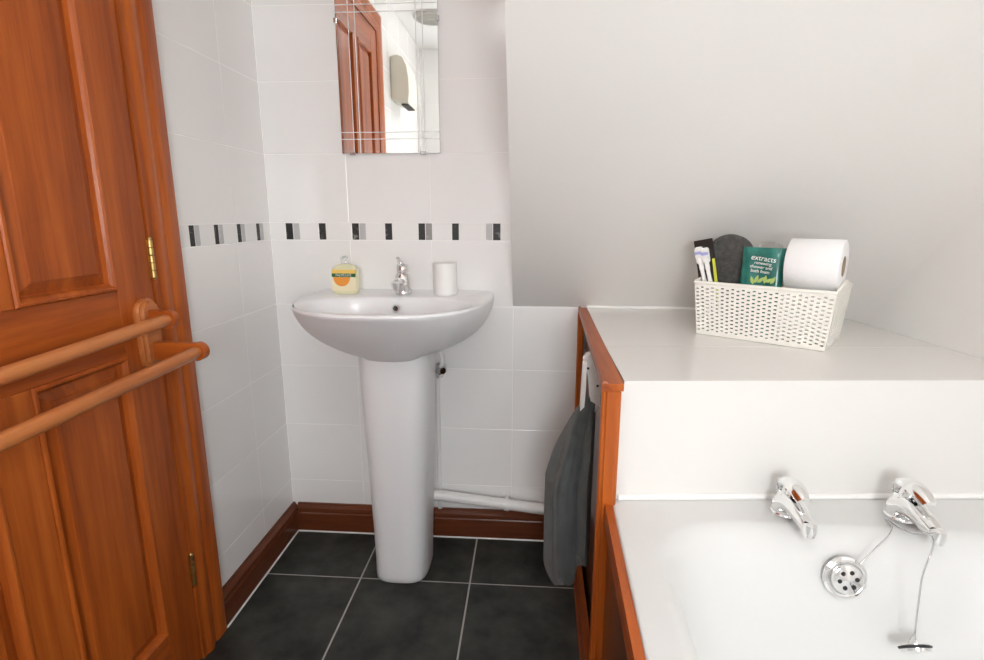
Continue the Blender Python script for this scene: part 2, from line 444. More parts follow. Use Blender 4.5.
# ------------------------------------------------------------------ wooden towel rail
rl = thing('towel_rail', (DX, -.60, .83), 'double-bar wooden towel rail mounted across the panelled door', 'towel rail')
def bracket(y, dz):
    b = MB()
    # rounded back plate, stepped
    for r, x0, x1 in ((.030, .0002, .010), (.024, .010, .017)):
        zt, zb = .864+dz, .772+dz
        pts = []
        for i in range(17):
            a = PI*i/16; pts.append((math.cos(a)*r, zt+math.sin(a)*r))
        for i in range(17):
            a = PI+PI*i/16; pts.append((math.cos(a)*r*.9, zb+math.sin(a)*r*.9))
        b.loft([[(DX+x, y+py*s_, pz if s_ == 1 else pz) for py, pz in pts] for x, s_ in ((x0, 1), (x1-.003, 1), (x1, .9))], 'railw')
    o = b.build('bracket', rl, 40)
    for zc, xe in ((.852+dz, .067), (.786+dz, .123)):
        a = MB()
        hw = .0085; r = .0185
        pts = []
        # arm outline in the X-Z plane: plain bar ending in a round boss
        pts += [(.012, zc-.017), (xe-.012-r*.3, zc-.0165)]
        for i in range(21):
            q = -PI*.62+PI*1.24*i/20; pts.append((xe-DX+math.cos(q)*r, zc+math.sin(q)*r))
        pts += [(xe-.012-r*.3, zc+.0165), (.012, zc+.019)]
        a.loft([[(DX+px, y+s_, pz) for px, pz in pts] for s_ in (hw, hw*.8, -hw*.8, -hw)], 'woodx')
        a.build('arm', o, 40)
bracket(-.600, 0); bracket(-1.208, -.020)
for xe, zc, dr in ((.067, .852, .022), (.123, .786, .018)):
    MB().tube([(xe, -.594, zc), (xe, -.61, zc-.0003), (xe, -.9, zc-dr*.5), (xe, -1.214, zc-dr)], .0125, 'railw', 20).build('bar', rl, 50)

# ------------------------------------------------------------------ mirror
MX0, MX1, MZ0, MZ1 = .2405, .5315, 1.2345, 1.670
mi = thing('wall_mirror', ((MX0+MX1)/2, 0, MZ0), 'frameless rectangular wall mirror with etched crossing lines above the basin', 'mirror')
MB().box(MX0, MX1, -.0055, -.0005, MZ0, MZ1, 'mirror', .0012).build('glass', mi)
for x in (.2780, .2970, .4690, .4880): MB().box(x-.0011, x+.0011, -.0060, -.0055, MZ0+.001, MZ1-.001, 'etch').build('etched_line', mi)
for z in (1.275, 1.294, 1.612, 1.631): MB().box(MX0+.001, MX1-.001, -.0061, -.0055, z-.0010, z+.0010, 'etch').build('etched_line', mi)
for x, z in ((.272, MZ0), (.482, MZ0), (.2405, 1.592), (.5315, 1.592)):
    c = MB()
    if z == MZ0: c.box(x-.008, x+.008, -.0085, -.0005, z-.004, z+.006, 'chromed', .0015)
    else: c.box(x-.004, x+.004, -.0085, -.0005, z-.007, z+.007, 'chromed', .0015)
    c.build('clip', mi)

# ------------------------------------------------------------------ basin on pedestal
BX, BZ = .4265, .835
ba = thing('pedestal_basin', (BX, -.2, 0), 'white ceramic pedestal basin against the tiled back wall', 'basin')
K = 112
def sg(v, e): return math.copysign(abs(v)**e, v)
def outline(sc, z, yc=-.10, a=.265, bf=.35, n=2.6, nb=7., ysc=None, back=.0015):
    P = []
    ysc = sc if ysc is None else ysc
    for i in range(K):
        t = 2*PI*i/K; c, s_ = math.cos(t), math.sin(t)
        if s_ >= 0:    # front half
            x = a*sc*sg(c, 2/n); y = yc-bf*ysc*abs(s_)**(2/n)
        else:
            x = a*sc*sg(c, 2/nb); y = yc+(abs(yc)-back)*abs(s_)**(2/nb)
        P.append((BX+x, y, z))
    return P
def bowl(sc, z, yc=-.285, a=.222, bf=.140, bb=.128, n=2.35, shy=0.):
    P = []
    for i in range(K):
        t = 2*PI*i/K; c, s_ = math.cos(t), math.sin(t)
        x = a*sc*sg(c, 2/n); y = yc+shy-(bf if s_ >= 0 else bb)*sc*sg(s_, 2/n)
        P.append((BX+x, y, z))
    return P
bs = MB(); loops = []
H = .150
for i in range(17):
    q = 1-i/16
    s_ = max(.40, (max(0, 1-q**2.4))**.50)
    loops.append(outline(s_, BZ-.006-q*H, ysc=.50+.50*(max(0, 1-q))**.75, back=.0015))
loops += [outline(1.0, BZ-.005), outline(.996, BZ-.0015, ysc=.997), outline(.985, BZ, ysc=.99)]
loops += [bowl(1.03, BZ+.0005), bowl(1.0, BZ-.0015), bowl(.975, BZ-.009)]
for q in (.15, .3, .45, .6, .72, .82, .9, .96, 1.0):
    loops.append(bowl(max(.06, .96*math.cos(q*PI/2)**.62), BZ-.01-.125*q**.9, shy=.02*q))
bs.loft(loops, 'ceramic', cap=True)
basin = bs.build('basin', ba, 60)
# overflow ring on the rear slope of the bowl
ov = MB()
oo, oa = Vector((.4245, -.1665, .8035)), Vector((0, -1, .25))
ov.lathe(oo, oa, [(-.006, .0075), (.0015, .0115), (.003, .0105), (.0028, .0072), (-.003, .0066)], 'chromed', 24, cap=False)
ov.lathe(oo, oa, [(-.0035, .0066), (-.003, .0066)], 'black', 16)
ov.build('overflow', ba, 40)
# pedestal
pd = MB(); loops = []
def pl_(z, w, f, n=3.4, yb=-.066):
    yc = (f+yb)/2-.0; P = []
    for i in range(64):
        t = 2*PI*i/64; c, s_ = math.cos(t), math.sin(t)
        x = w*sg(c, 2/n)*(1 if s_ >= 0 else 1.0); y = yc-(yc-f)*sg(s_, 2/n)
        P.append((BX+x, y, z))
    return P
for z, w, f in ((.0003, .076, -.258), (.004, .079, -.262), (.02, .0795, -.2625), (.06, .080, -.260), (.15, .083, -.257), (.30, .089, -.256), (.45, .095, -.258), (.58, .099, -.262), (.66, .101, -.266), (.690, .100, -.266)):
    loops.append(pl_(z, w, f))
pd.loft(loops, 'ceramic').build('pedestal', ba, 50)

def mono_tap(name, o, d, sc, label, cat='tap', group=None, mixer=False):
    """lever tap: o base centre, d spout direction, sc overall scale"""
    o = Vector(o); d = Vector(d).normalized(); t = thing(name, o, label, cat, group)
    Z = Vector((0, 0, 1))
    def P(f, h): return o+d*(f*sc)+Z*(h*sc)
    b = MB()
    if mixer:
        b.lathe(o, Z, [(0, .0245*sc), (.003*sc, .0255*sc), (.006*sc, .0245*sc), (.012*sc, .0245*sc), (.040*sc, .0240*sc), (.058*sc, .0235*sc), (.066*sc, .019*sc), (.069*sc, .012*sc)], 'chrome', 32)
        b.build('body', t, 40)
        s_ = MB(); s_.tube(smoothpath([P(.005, .036), P(.03, .043), P(.06, .046), P(.085, .044), P(.100, .040)]), .012*sc, 'chrome', 18, flat=.9)
        sp = s_.build('spout', t, 50)
        MB().lathe(P(.0945, .040), -Z, [(-.006*sc, .0135*sc), (.004*sc, .0125*sc), (.012*sc, .0115*sc), (.016*sc, .0105*sc)], 'chrome', 24).build('aerator', sp, 40)
        l = MB(); ax = (Z-d*.12).normalized()
        l.lathe(P(.0, .066), ax, [(0, .016*sc), (.004*sc, .0185*sc), (.018*sc, .0195*sc), (.026*sc, .016*sc), (.029*sc, .008*sc)], 'chrome', 28)
        l.tube([P(.004, .086), P(.020, .094), P(.04, .106), P(.056, .117)], [.009*sc, .0085*sc, .0075*sc, .0055*sc], 'chrome', 14, flat=.55)
        l.build('lever', t, 45)
    else:
        # flared foot sweeping into a leaning body and tapered spout
        b.lathe(o, Z, [(0, .027*sc), (.003*sc, .028*sc), (.007*sc, .0275*sc), (.009*sc, .026*sc)], 'chrome', 32)
        pts = smoothpath([P(-.002, .004), P(.000, .018), P(.008, .030), P(.026, .034), P(.050, .031), (P(.078, .025)), P(.096, .021)], 6)
        n = len(pts)
        rad = []
        for i in range(n):
            q = i/(n-1); rad.append(sc*(.0265-.002*q if q < .3 else .0259-(q-.3)/.7*.0135))
        b.tube(pts, rad, 'chrome', 24, flat=[1 if i/(n-1) < .3 else 1-.18*(i/(n-1)-.3) for i in range(n)])
        b.build('body', t, 60)
        MB().lathe(P(.092, .023), -Z, [(-.012*sc, .008*sc), (-.009*sc, .0125*sc), (.006*sc, .014*sc), (.010*sc, .0125*sc), (.016*sc, .0115*sc), (.0175*sc, .009*sc)], 'chrome', 26).build('aerator', t, 40)
        c = MB(); ax = (Z+d*.28).normalized()
        c.lathe(P(.006, .046), ax, [(0, .020*sc), (.004*sc, .0180*sc), (.006*sc, .0145*sc), (.022*sc, .0140*sc), (.026*sc, .011*sc)], 'chrome', 26)
        c.build('cartridge_neck', t, 40)
        # hooded lever: broad curved plate arching over the neck
        L = []
        path = smoothpath([P(-.018, .050), P(-.017, .066), P(-.004, .080), (P(.022, .084)), P(.046, .079), P(.066, .068)], 5)
        side = d.cross(Z).normalized(); n = len(path)
        for i, p in enumerate(path):
            q = i/(n-1); tg = (path[min(i+1, n-1)]-path[max(i-1, 0)]).normalized(); nn = side.cross(tg).normalized()
            if nn.dot(p-P(.012, .06)) < 0: nn = -nn
            w = sc*(.0165+.004*math.sin(q*PI)-.006*max(0, q-.75)*4*.6); th = sc*.0038
            ring = []
            for a in range(14):
                an = 2*PI*a/14; cx, cy = math.cos(an), math.sin(an)
                ring.append(p+side*(w*sg(cx, .7))+nn*(th*sg(cy, .8)-sc*.010*cx*cx))
            L.append(ring)
        MB().loft(L, 'chrome').build('lever', t, 50)
        e = MB(); e.lathe(P(.028, .0935), (Z*.97+d*.1), [(-.002*sc, .004*sc), (.0024*sc, .004*sc), (.003*sc, .003*sc)], 'red' if group == 'hot' else 'chromed', 14)
    return t

mono_tap('basin_mixer_tap', (.431, -.098, BZ+.0008), (0, -1, 0), .92, 'small chrome mixer tap with lever standing on the basin', mixer=True)

# soap dispenser
so = thing('soap_dispenser', (.266, -.105, BZ), 'yellow liquid hand soap bottle with green and orange label on the basin', 'soap')
s_ = MB()
def slab(w, d, z, r=.012, cy=-.105, cx=.266): return rrect(cx-w, cx+w, cy-d, cy+d, z, min(r, d*.95), 6)
Zs = BZ+.0006
s_.loft([slab(.030, .013, Zs), slab(.0345, .017, Zs+.003), slab(.037, .0185, Zs+.014), slab(.039, .0195, Zs+.04), slab(.0385, .019, Zs+.062), slab(.036, .0175, Zs+.074), slab(.029, .0145, Zs+.081), slab(.0165, .0115, Zs+.085), slab(.0125, .0115, Zs+.0865)], 'soap')
s_.build('bottle', so, 50)
p_ = MB(); p_.lathe((.266, -.105, Zs+.0866), (0, 0, 1), [(0, .0115), (.008, .0112), (.0085, .005), (.016, .0045), (.0165, .009), (.021, .0085), (.022, .004)], 'clear', 20)
p_.tube([(.266, -.105, Zs+.1052), (.266, -.118, Zs+.1055), (.266, -.134, Zs+.1015)], .0036, 'clear', 10)
p_.build('pump', so, 45)
lb = MB(); yl = -.105-.0198
def lab(x0, x1, z0, z1, k, e): lb.box(.266+x0, .266+x1, yl-e, yl+.0035, Zs+z0, Zs+z1, k)
lab(-.0345, .0345, .010, .071, 'lcream', .0002); lab(-.0345, .0345, .060, .071, 'lyel', .0003); lab(-.0345, .0345, .050, .060, 'lgreen', .0006)
half = [(.266-.006+.0245*math.cos(a), Zs+.0497+.0265*math.sin(a)) for a in [PI+PI*i/16 for i in range(17)]]
lb.loft([[(x, y, z) for x, z in half] for y in (yl+.002, yl-.0005)], 'lorange')
lb.build('label', so)
text_mesh('lettering', 'PALMOLIVE', .0098, Matrix.Translation((.266, yl-.0008, Zs+.0549)) @ Matrix.Rotation(PI/2, 4, 'X'), 'ink', so, .0001, .92)

# tumbler
tb = MB(); cz = BZ+.0005
tb.lathe((.555, -.10, cz), (0, 0, 1), [(0, .0315), (.002, .0335), (.006, .034), (.088, .0345), (.0905, .034), (.089, .032), (.006, .0305), (.005, .01)], 'white', 40)
o = tb.build('tumbler', None, 40); o['label'] = 'plain white tumbler standing on the basin right of the tap'; o['category'] = 'cup'

# isolating valve and supply pipe behind the pedestal
vv = thing('isolating_valve', (.522, -.035, .60), 'small chrome valve and pipe under the basin beside the pedestal', 'valve')
MB().tube(smoothpath([(.510, -.0095, .101), (.510, -.0095, .40), (.512, -.014, .54), (.520, -.036, .580), (.531, -.052, .605), (.534, -.055, .635), (.520, -.060, .668)]), .0072, 'white', 14).build('pipe', vv, 50)
v2 = MB(); v2.lathe((.520, -.042, .578), (.012, -.012, .030), [(-.006, .010), (-.005, .0165), (.010, .0165), (.011, .0125), (.021, .0125), (.022, .0165), (.036, .0165), (.037, .010)], 'chrome', 6)
v2.lathe((.530, -.055, .594), (.5, -.8, .1), [(0, .007), (.010, .007), (.011, .010), (.015, .010)], 'chrome', 16)
v2.build('valve_body', vv, 30)

# waste pipe along the skirting
wp = thing('waste_pipe', (.67, -.042, .15), 'white plastic waste pipe sloping along above the skirting', 'pipe')
za = lambda x: .170-.108*(x-.487)
w_ = MB(); w_.tube([(.470, -.0445, za(.470)), (.944, -.042, za(.944))], .0175, 'white', 24); w_.build('pipe', wp, 50)
cl = MB(); cx = .735
cl.lathe((cx-.008, -.042, za(cx)+.001), (1, 0, -.108), [(0, .0185), (0, .0212), (.016, .0212), (.016, .0185)], 'white', 26)
cl.box(cx-.006, cx+.006, -.024, -.0005, za(cx)-.008, za(cx)+.008, 'white'); cl.box(cx-.006, cx+.006, -.052, -.034, za(cx)+.019, za(cx)+.028, 'white', .002)
cl.build('clip', wp, 40)

# ------------------------------------------------------------------ boxed ledge at the tap end of the bath
lg = thing('boxed_ledge', (1.3, -.36, 0), 'white boxed-in ledge with wooden edging at the end of the bath', 'ledge')
LZ = .785
LP = [(.957, -.0035), (.9535, -.737), (1.70, -.679), (1.652, -.0035)]
def xl(y, base): return base+.036*(y)
# top: tiles in two rows with tight joints
def lerp2(a, b, t): return (a[0]+(b[0]-a[0])*t, a[1]+(b[1]-a[1])*t)
tp = MB()
A0, A1, A2, A3 = (.9625, -.0006), (.9575, -.738), (1.6885, -.680), (1.6510, -.0006)
def lp(u, v): return lerp2(lerp2(A0, A1, v), lerp2(A3, A2, u*0+v), u)
for (u0, u1) in ((0, 1),):
    for (v0, v1) in ((0, .665), (.665, 1)):
        e = .0009
        q = [lp(u0+e, v1-e), lp(u1-e, v1-e), lp(u1-e, v0+e), lp(u0+e, v0+e)]
        tp.prism(q, LZ-.010, LZ, 'lam')
q = [lp(0.003, .996), lp(.997, .996), lp(.997, .003), lp(.003, .003)]; tp.prism(q, LZ-.03, LZ-.0008, 'grout')
tp.build('ledge_top', lg)
fp = MB()
fp.prism([(.9530, -.7355), (1.6870, -.678), (1.6865, -.664), (.9530, -.7215)], .30, LZ-.0105, 'lam')
fp.build('front_panel', lg)
MB().tube([(.9580, -.7375, .5700), (1.6860, -.6800, .5700)], .0055, 'seal', 8).build('sealant_bead', lg)
# side panel (recessed board) and edging
sp = MB(); sp.prism([(.971, -.0035), (.9590, -.722), (.963, -.722), (.977, -.0035)], .001, LZ-.031, 'board'); sp.build('side_panel', lg)
et = MB()
a = [(.9455, -.0035, LZ-.012), (.9185, -.757, LZ-.012), (.9545, -.757, LZ-.012), (.9700, -.0035, LZ-.012)]
c_ = [(x, y, LZ+.0006) for x, y, z in a]
et.hexa(a, c_, 'woody')
# raised outer bead on the top edging
et.hexa([(.9455, -.0035, LZ+.0006), (.9185, -.757, LZ+.0006), (.9275, -.757, LZ+.0006), (.9530, -.0035, LZ+.0006)], [(.9465, -.0045, LZ+.0042), (.9200, -.756, LZ+.0042), (.9262, -.756, LZ+.0042), (.9520, -.0045, LZ+.0042)], 'woody')
et.build('top_edging', lg)
ct = MB(); ct.box(.9195, .9515, -.7565, -.7385, .001, LZ-.0122, 'woodz', .0025); ct.box(.9260, .945, -.7600, -.7565, .001, LZ-.0122, 'woodz', .0015); ct.build('corner_edging', lg)
bt = MB(); bt.box(.9440, .9625, -.0215, -.0035, .10, LZ-.0122, 'woodz', .0025); bt.build('wall_edging', lg)
bb = MB(); bb.hexa([(.9440, -.0225, .001), (.9260, -.738, .001), (.9495, -.738, .001), (.9600, -.0225, .001)], [(.9480, -.0225, .085), (.9300, -.738, .085), (.9495, -.738, .085), (.9600, -.0225, .085)], 'woody'); bb.build('bottom_edging', lg)
# bead of sealant where ledge meets the sloping ceiling
struct(MB().tube([(.9705, -.0035, LZ+.003), (1.648, -.0035, LZ+.003)], .0042, 'seal', 8).build('trim_3'))

# ------------------------------------------------------------------ bath
bh = thing('bath', (1.3, -1.45, 0), 'white acrylic bath along the right wall with a dark wooden side panel', 'bath')
tub = MB(); RZ = .565
def tl(i, y0, y1, z, r, sk=1):
    """loop inset i from both long sides, running from y0 (tap end) to y1"""
    P = rrect(.9455+i, 1.655-i, y1, y0, z, r, 8)
    out = []
    for x, y, zz in P:
        e = .0785*(x-.953)*max(0, min(1, (y+.788)/.05))
        out.append((x+.036*(y+.77)*sk, y+e, zz))
    return out
YB = -2.42
loops = [tl(.004, -.739, YB, .545, .004), tl(0, -.7375, YB, RZ-.004, .006), tl(.001, -.7375, YB, RZ-.001, .006), tl(.004, -.7375, YB+.003, RZ, .006),
         tl(.007, -.7410, YB+.006, RZ, .008), tl(.040, -.789, YB+.045, RZ, .13), tl(.045, -.792, YB+.05, RZ, .13), tl(.052, -.797, YB+.057, RZ-.002, .13), tl(.060, -.806, YB+.066, RZ-.008, .13), tl(.067, -.816, YB+.075, RZ-.020, .13), tl(.073, -.828, YB+.085, RZ-.045, .13),
         tl(.084, -.845, YB+.115, RZ-.10, .13), tl(.100, -.862, YB+.17, RZ-.18, .13), tl(.118, -.880, YB+.23, RZ-.28, .13), tl(.140, -.905, YB+.28, RZ-.36, .12), tl(.18, -.95, YB+.34, RZ-.395, .1), tl(.25, -1.05, YB+.45, RZ-.402, .07)]
tub.loft(loops, 'acrylic', capstart=False, capend=True)
tub.build('tub', bh, 60)
def sx(b, y): return b+.036*(y+.77)
pn = MB(); pn.hexa([(sx(.9400, -.7605), -.7605, .001), (sx(.9400, YB), YB, .001), (sx(.952, YB), YB, .001), (sx(.952, -.7605), -.7605, .001)], [(sx(.9400, -.7605), -.7605, .543), (sx(.9400, YB), YB, .543), (sx(.952, YB), YB, .543), (sx(.952, -.7605), -.7605, .543)], 'board'); pn.build('side_panel', bh)
et = MB()
y0 = -.7605
et.hexa([(sx(.9310, y0), y0, .535), (sx(.9310, YB), YB, .535), (sx(.9450, YB), YB, .535), (sx(.9450, y0), y0, .535)], [(sx(.9320, y0), y0, .568), (sx(.9320, YB), YB, .568), (sx(.9445, YB), YB, .568), (sx(.9445, y0), y0, .568)], 'woody')
et.build('top_edging', bh)
et = MB(); et.hexa([(sx(.9300, y0), y0, .001), (sx(.9300, YB), YB, .001), (sx(.9400, YB), YB, .001), (sx(.9400, y0), y0, .001)], [(sx(.9340, y0), y0, .085), (sx(.9340, YB), YB, .085), (sx(.9400, YB), YB, .085), (sx(.9400, y0), y0, .085)], 'woody'); et.build('bottom_edging', bh)
# overflow grating on the end wall
OC = Vector((1.2965, -.8375, .503)); OA = Vector((-.03, -1, .19)).normalized()
og = MB(); og.lathe(OC, OA, [(-.004, .0300), (.0015, .0335), (.004, .0330), (.0055, .0290), (.0045, .0275), (.0045, .0262)], 'chrome', 40, cap=False)
og.lathe(OC, OA, [(.0035, .0268), (.0036, .0268)], 'chromed', 40)
of = og.build('overflow', bh, 40)
of2 = MB(); OC2 = OC+OA*.0035
of2.lathe(OC2, OA, [(0, .0235), (.006, .0235), (.0085, .0225), (.0095, .0205), (.0098, .0040), (.0102, .0034)], 'chrome', 40)
a_ = OA.orthogonal().normalized(); b_ = OA.cross(a_)
for i in range(6):
    an = PI/3*i+.4; c = OC2+(a_*math.cos(an)+b_*math.sin(an))*.0130
    of2.lathe(c, OA, [(.0092, .0034), (.0101, .0034)], 'black', 14)
of2.build('grating', of, 40)

# bath taps
T1 = mono_tap('bath_tap', (1.233, -.762, RZ+.0003), (.03, -1, 0), .80, 'chrome lever bath tap nearer the wooden edging, without the plug chain')
T2 = mono_tap('bath_tap', (1.420, -.762, RZ+.0003), (.0, -1, 0), .86, 'chrome lever bath tap nearer the right wall, with the plug chain looped round it')

# plug on its chain
PC = Vector((1.3745, -.8960, .4330)); PA = Vector((-.02, .68, .62)).normalized()
pg = thing('bath_plug', PC, 'black-rimmed chrome bath plug hanging on a chain below the right-hand tap', 'bath plug')
q = MB(); q.lathe(PC, PA, [(-.0075, .0160), (-.0068, .0192), (-.0030, .0200), (-.0022, .0180)], 'chrome', 32); q.lathe(PC, PA, [(-.0015, .0060), (.0, .0190), (.002, .0195), (.003, .010)], 'chrome', 32)
q.build('plug', pg, 40)
q = MB(); q.lathe(PC, PA, [(-.0022, .0175), (-.0018, .0214), (.0004, .0218), (.0010, .0195)], 'rubber', 32); q.build('rubber_rim', pg, 40)
q = MB()
top = PC+PA*.008+Vector((-.002, -.004, .016)); PS = Vector((1, .05, 0)).normalized()
q.tube([PC+PA*.002-PS*.008, PC+PA*.009-PS*.004, top, PC+PA*.009+PS*.005, PC+PA*.002+PS*.0085], .0009, 'chromed', 8)
q.build('ring', pg, 40)
ch = [OC+OA*.006+Vector((.017, 0, .026)), (1.330, -.838, .548), (1.362, -.822, .5665), (1.385, -.795, .5690), (1.391, -.770, .5680), (1.396, -.796, .5685), (1.403, -.815, .5690), (1.402, -.840, .5850), (1.3985, -.862, .5905), (1.378, -.888, .585), (1.3685, -.893, .550), (1.3700, -.8935, .500), tuple(top)]
q = MB(); q.tube(smoothpath(ch, 8), .00115, 'chromed', 8); q.build('chain', pg, 50)

# ------------------------------------------------------------------ basket and contents
B0 = Vector((1.179, -.351, LZ+.0012)); th = math.atan2(-.606, .795)
E = Vector((math.cos(th), math.sin(th), 0)); N = Vector((-E.y, E.x, 0)); UZ = Vector((0, 0, 1))
BL, BD, BH = .281, .185, .122
def bw(s, d, z): return B0+E*s+N*d+UZ*z     # basket frame: along front, depth, height
bk = thing('storage_basket', B0+E*BL/2+N*BD/2, 'cream woven-look plastic basket on the white ledge', 'basket')
def flare(z): return -.010+.010*z/BH
def hole_wall(P, nu, nz, z1, hw=.56, hh=.34, stag=.18):
    """lattice: P(u in 0..1, z) -> point; a slot in every cell"""
    m_ = MB()
    for i in range(nu):
        for j in range(nz):
            u0, u1 = i/nu, (i+1)/nu; z0, z1_ = .008+(z1-.016)*j/nz, .008+(z1-.016)*(j+1)/nz
            du, dz = (u1-u0), (z1_-z0); s_ = (stag if i % 2 else -stag)*dz
            a, b2 = u0+du*(1-hw)/2, u1-du*(1-hw)/2; c, d = z0+dz*(1-hh)/2+s_, z1_-dz*(1-hh)/2+s_
            m_.add([P(u0, z0), P(u1, z0), P(u1, z1_), P(u0, z1_), P(a, c), P(b2, c), P(b2, d), P(a, d)], [(0, 1, 5, 4), (1, 2, 6, 5), (2, 3, 7, 6), (3, 0, 4, 7)], 'basket')
    for za_, zb_ in ((0, .008), (z1-.008, z1)):
        for i in range(nu): m_.add([P(i/nu, za_), P((i+1)/nu, za_), P((i+1)/nu, zb_), P(i/nu, zb_)], [(0, 1, 2, 3)], 'basket')
    return m_
IN = .010
def fl(z): return IN*(1-z/BH)
walls = [(lambda u, z: bw(fl(z)+(BL-2*fl(z))*u, fl(z), z), 25, 12, BH), (lambda u, z: bw(BL-fl(z)-(BL-2*fl(z))*u, BD-fl(z), z), 25, 12, BH),
         (lambda u, z: bw(BL-fl(z), fl(z)+(BD-2*fl(z))*u, z), 16, 12, BH), (lambda u, z: bw(fl(z), BD-fl(z)-(BD-2*fl(z))*u, z), 16, 12, BH)]
for P_, nu, nz, h in walls:
    o = hole_wall(P_, nu, nz, h).build('woven_side', bk)
    md = o.modifiers.new('thickness', 'SOLIDIFY'); md.thickness = .0024; md.offset = 0
b = MB(); b.hexa([bw(IN, IN, 0), bw(BL-IN, IN, 0), bw(BL-IN, BD-IN, 0), bw(IN, BD-IN, 0)], [bw(IN, IN, .003), bw(BL-IN, IN, .003), bw(BL-IN, BD-IN, .003), bw(IN, BD-IN, .003)], 'basket'); b.build('base', bk)
rim = MB()
rp = [bw(.0, .0, BH), bw(BL*.25, 0, BH-.0005), bw(BL*.75, 0, BH-.0005), bw(BL, 0, BH), bw(BL, BD*.22, BH+.006), bw(BL, BD*.5, BH+.016), bw(BL, BD*.78, BH+.006), bw(BL, BD, BH), bw(BL*.5, BD, BH), bw(0, BD, BH), bw(0, BD*.78, BH+.006), bw(0, BD*.5, BH+.016), bw(0, BD*.22, BH+.006), bw(0, 0, BH)]
rim.tube(rp, .0038, 'basket', 10); rim.build('rim', bk, 60)
for sgn in (0, 1):     # solid web under the raised handle ends
    hw_ = MB(); s0 = BL-.001 if sgn else .001
    ds = [0, .22, .5, .78, 1]; hz = [0, .006, .016, .006, 0]
    hw_.loft([[bw(s0+t_, BD*d, BH-.002) for d in ds]+[bw(s0+t_, BD*d, BH+z_) for d, z_ in zip(ds[::-1], hz[::-1])] for t_ in (-.0012, .0012)], 'basket'); hw_.build('handle', bk)

def roll(c, label, hl=.0500, R=.0545):
    t = thing('toilet_roll', c, label, 'toilet roll', 'toilet rolls in the basket')
    c = Vector(c); ax = E
    m_ = MB(); m_.lathe(c-ax*hl, ax, [(0, .0215), (0, R-.003), (.0008, R-.001), (.002, R), (2*hl-.002, R), (2*hl-.0008, R-.001), (2*hl, R-.003), (2*hl, .0215)], 'paper', 56, cap=False); m_.build('paper', t, 40)
    m_ = MB(); m_.lathe(c-ax*hl, ax, [(0, .0214), (2*hl, .0214), (2*hl, .0200), (0, .0200), (0, .0214)], 'card', 40, cap=False); m_.build('core', t, 40)
roll(bw(.2240, .068, .0600), 'white toilet roll inside the basket underneath the other roll')
roll(bw(.2270, .0680, .1700), 'white toilet roll lying on top at the right end of the basket')

def slab_local(fn, mat, outline2, t0, t1, rnd=0):
    pass
# teal pouch, pillow shaped, leaning
def pouch(s0, s1, z0, z1, d0, lean, bulge, k, nu=14, nv=14):
    m_ = MB()
    def P(u, v, f):
        b_ = bulge*(max(0, 1-(2*u-1)**4)*max(0, 1-(2*v-1)**6))**.5
        wob = .0015*math.sin(u*9+v*5)
        return bw(s0+(s1-s0)*u+.006*(v-.5)*0, d0+lean*v-f*(b_+.0006)+wob*(1 if f > 0 else 0), z0+(z1-z0)*v)
    for f in (1, -1):
        vs = [P(i/nu, j/nv, f) for j in range(nv+1) for i in range(nu+1)]
        m_.add(vs, [(j*(nu+1)+i, j*(nu+1)+i+1, (j+1)*(nu+1)+i+1, (j+1)*(nu+1)+i) for j in range(nv) for i in range(nu)], k)
    for i in range(nu):
        for v in (0, 1): m_.add([P(i/nu, v, 1), P((i+1)/nu, v, 1), P((i+1)/nu, v, -1), P(i/nu, v, -1)], [(0, 1, 2, 3)], k)
    for j in range(nv):
        for u in (0, 1): m_.add([P(u, j/nv, 1), P(u, (j+1)/nv, 1), P(u, (j+1)/nv, -1), P(u, j/nv, -1)], [(0, 1, 2, 3)], k)
    return m_, P
gp = thing('toiletry_pouch', bw(.12, .03, .01), 'teal pouch with white lettering standing in the basket', 'pouch')
PS0, PS1 = .0835, .1715
pm, PP = pouch(PS0, PS1, .006, .203, .030, .026, .009, 'pouch')
pm.build('pouch', gp, 50)
def wrap_text(body, size, sc_, zc_, rot):
    o = text_mesh('lettering', body, size, Matrix.Translation(gp['_o']), 'ink', gp, .0002)
    off = Vector(gp['_o']); cr, sr = math.cos(rot), math.sin(rot)
    for v in o.data.vertices:
        x, y, h = v.co
        ss, zz = sc_+x*cr-y*sr, zc_+x*sr+y*cr
        v.co = PP((ss-PS0)/(PS1-PS0), (zz-.006)/.197, 1)-N*(.0005+(.0003 if h > 0 else 0))-off
    return o
def on_pouch(s, z, rot=0., lift=.0012):
    u = (s-PS0)/(PS1-PS0); v = (z-.006)/.197
    p = PP(u, v, 1)-N*lift
    yv = (E*0+UZ+N*.125).normalized(); xv = E; zv = xv.cross(yv)
    m3 = Matrix((xv, yv, zv)).transposed().to_4x4()
    return Matrix.Translation(p) @ m3 @ Matrix.Rotation(rot, 4, 'Z')
wrap_text('extracts', 0.016, 0.13, 0.1795, -0.1)
wrap_text('renewing', 0.0098, 0.13, 0.169, -0.09)
wrap_text('shower and', 0.0098, 0.1275, 0.1605, -0.09)
wrap_text('bath foam', 0.0098, 0.1265, 0.1515, -0.08)
lv = MB()
for s, z, a in ((.113, .131, 1.9), (.121, .134, 1.3), (.130, .133, .8), (.139, .1345, 1.5), (.148, .1335, .5), (.155, .134, 1.1)):
    mm = on_pouch(s, z, a-PI/2, .0014)
    pts = [(0, -.009), (.0038, -.003), (.003, .004), (0, .010), (-.003, .004), (-.0038, -.003)]
    lv.loft([[mm @ Vector((x, y, h)) for x, y in pts] for h in (-.0006, .0002)], 'lime')
lv.build('leaf_print', gp)

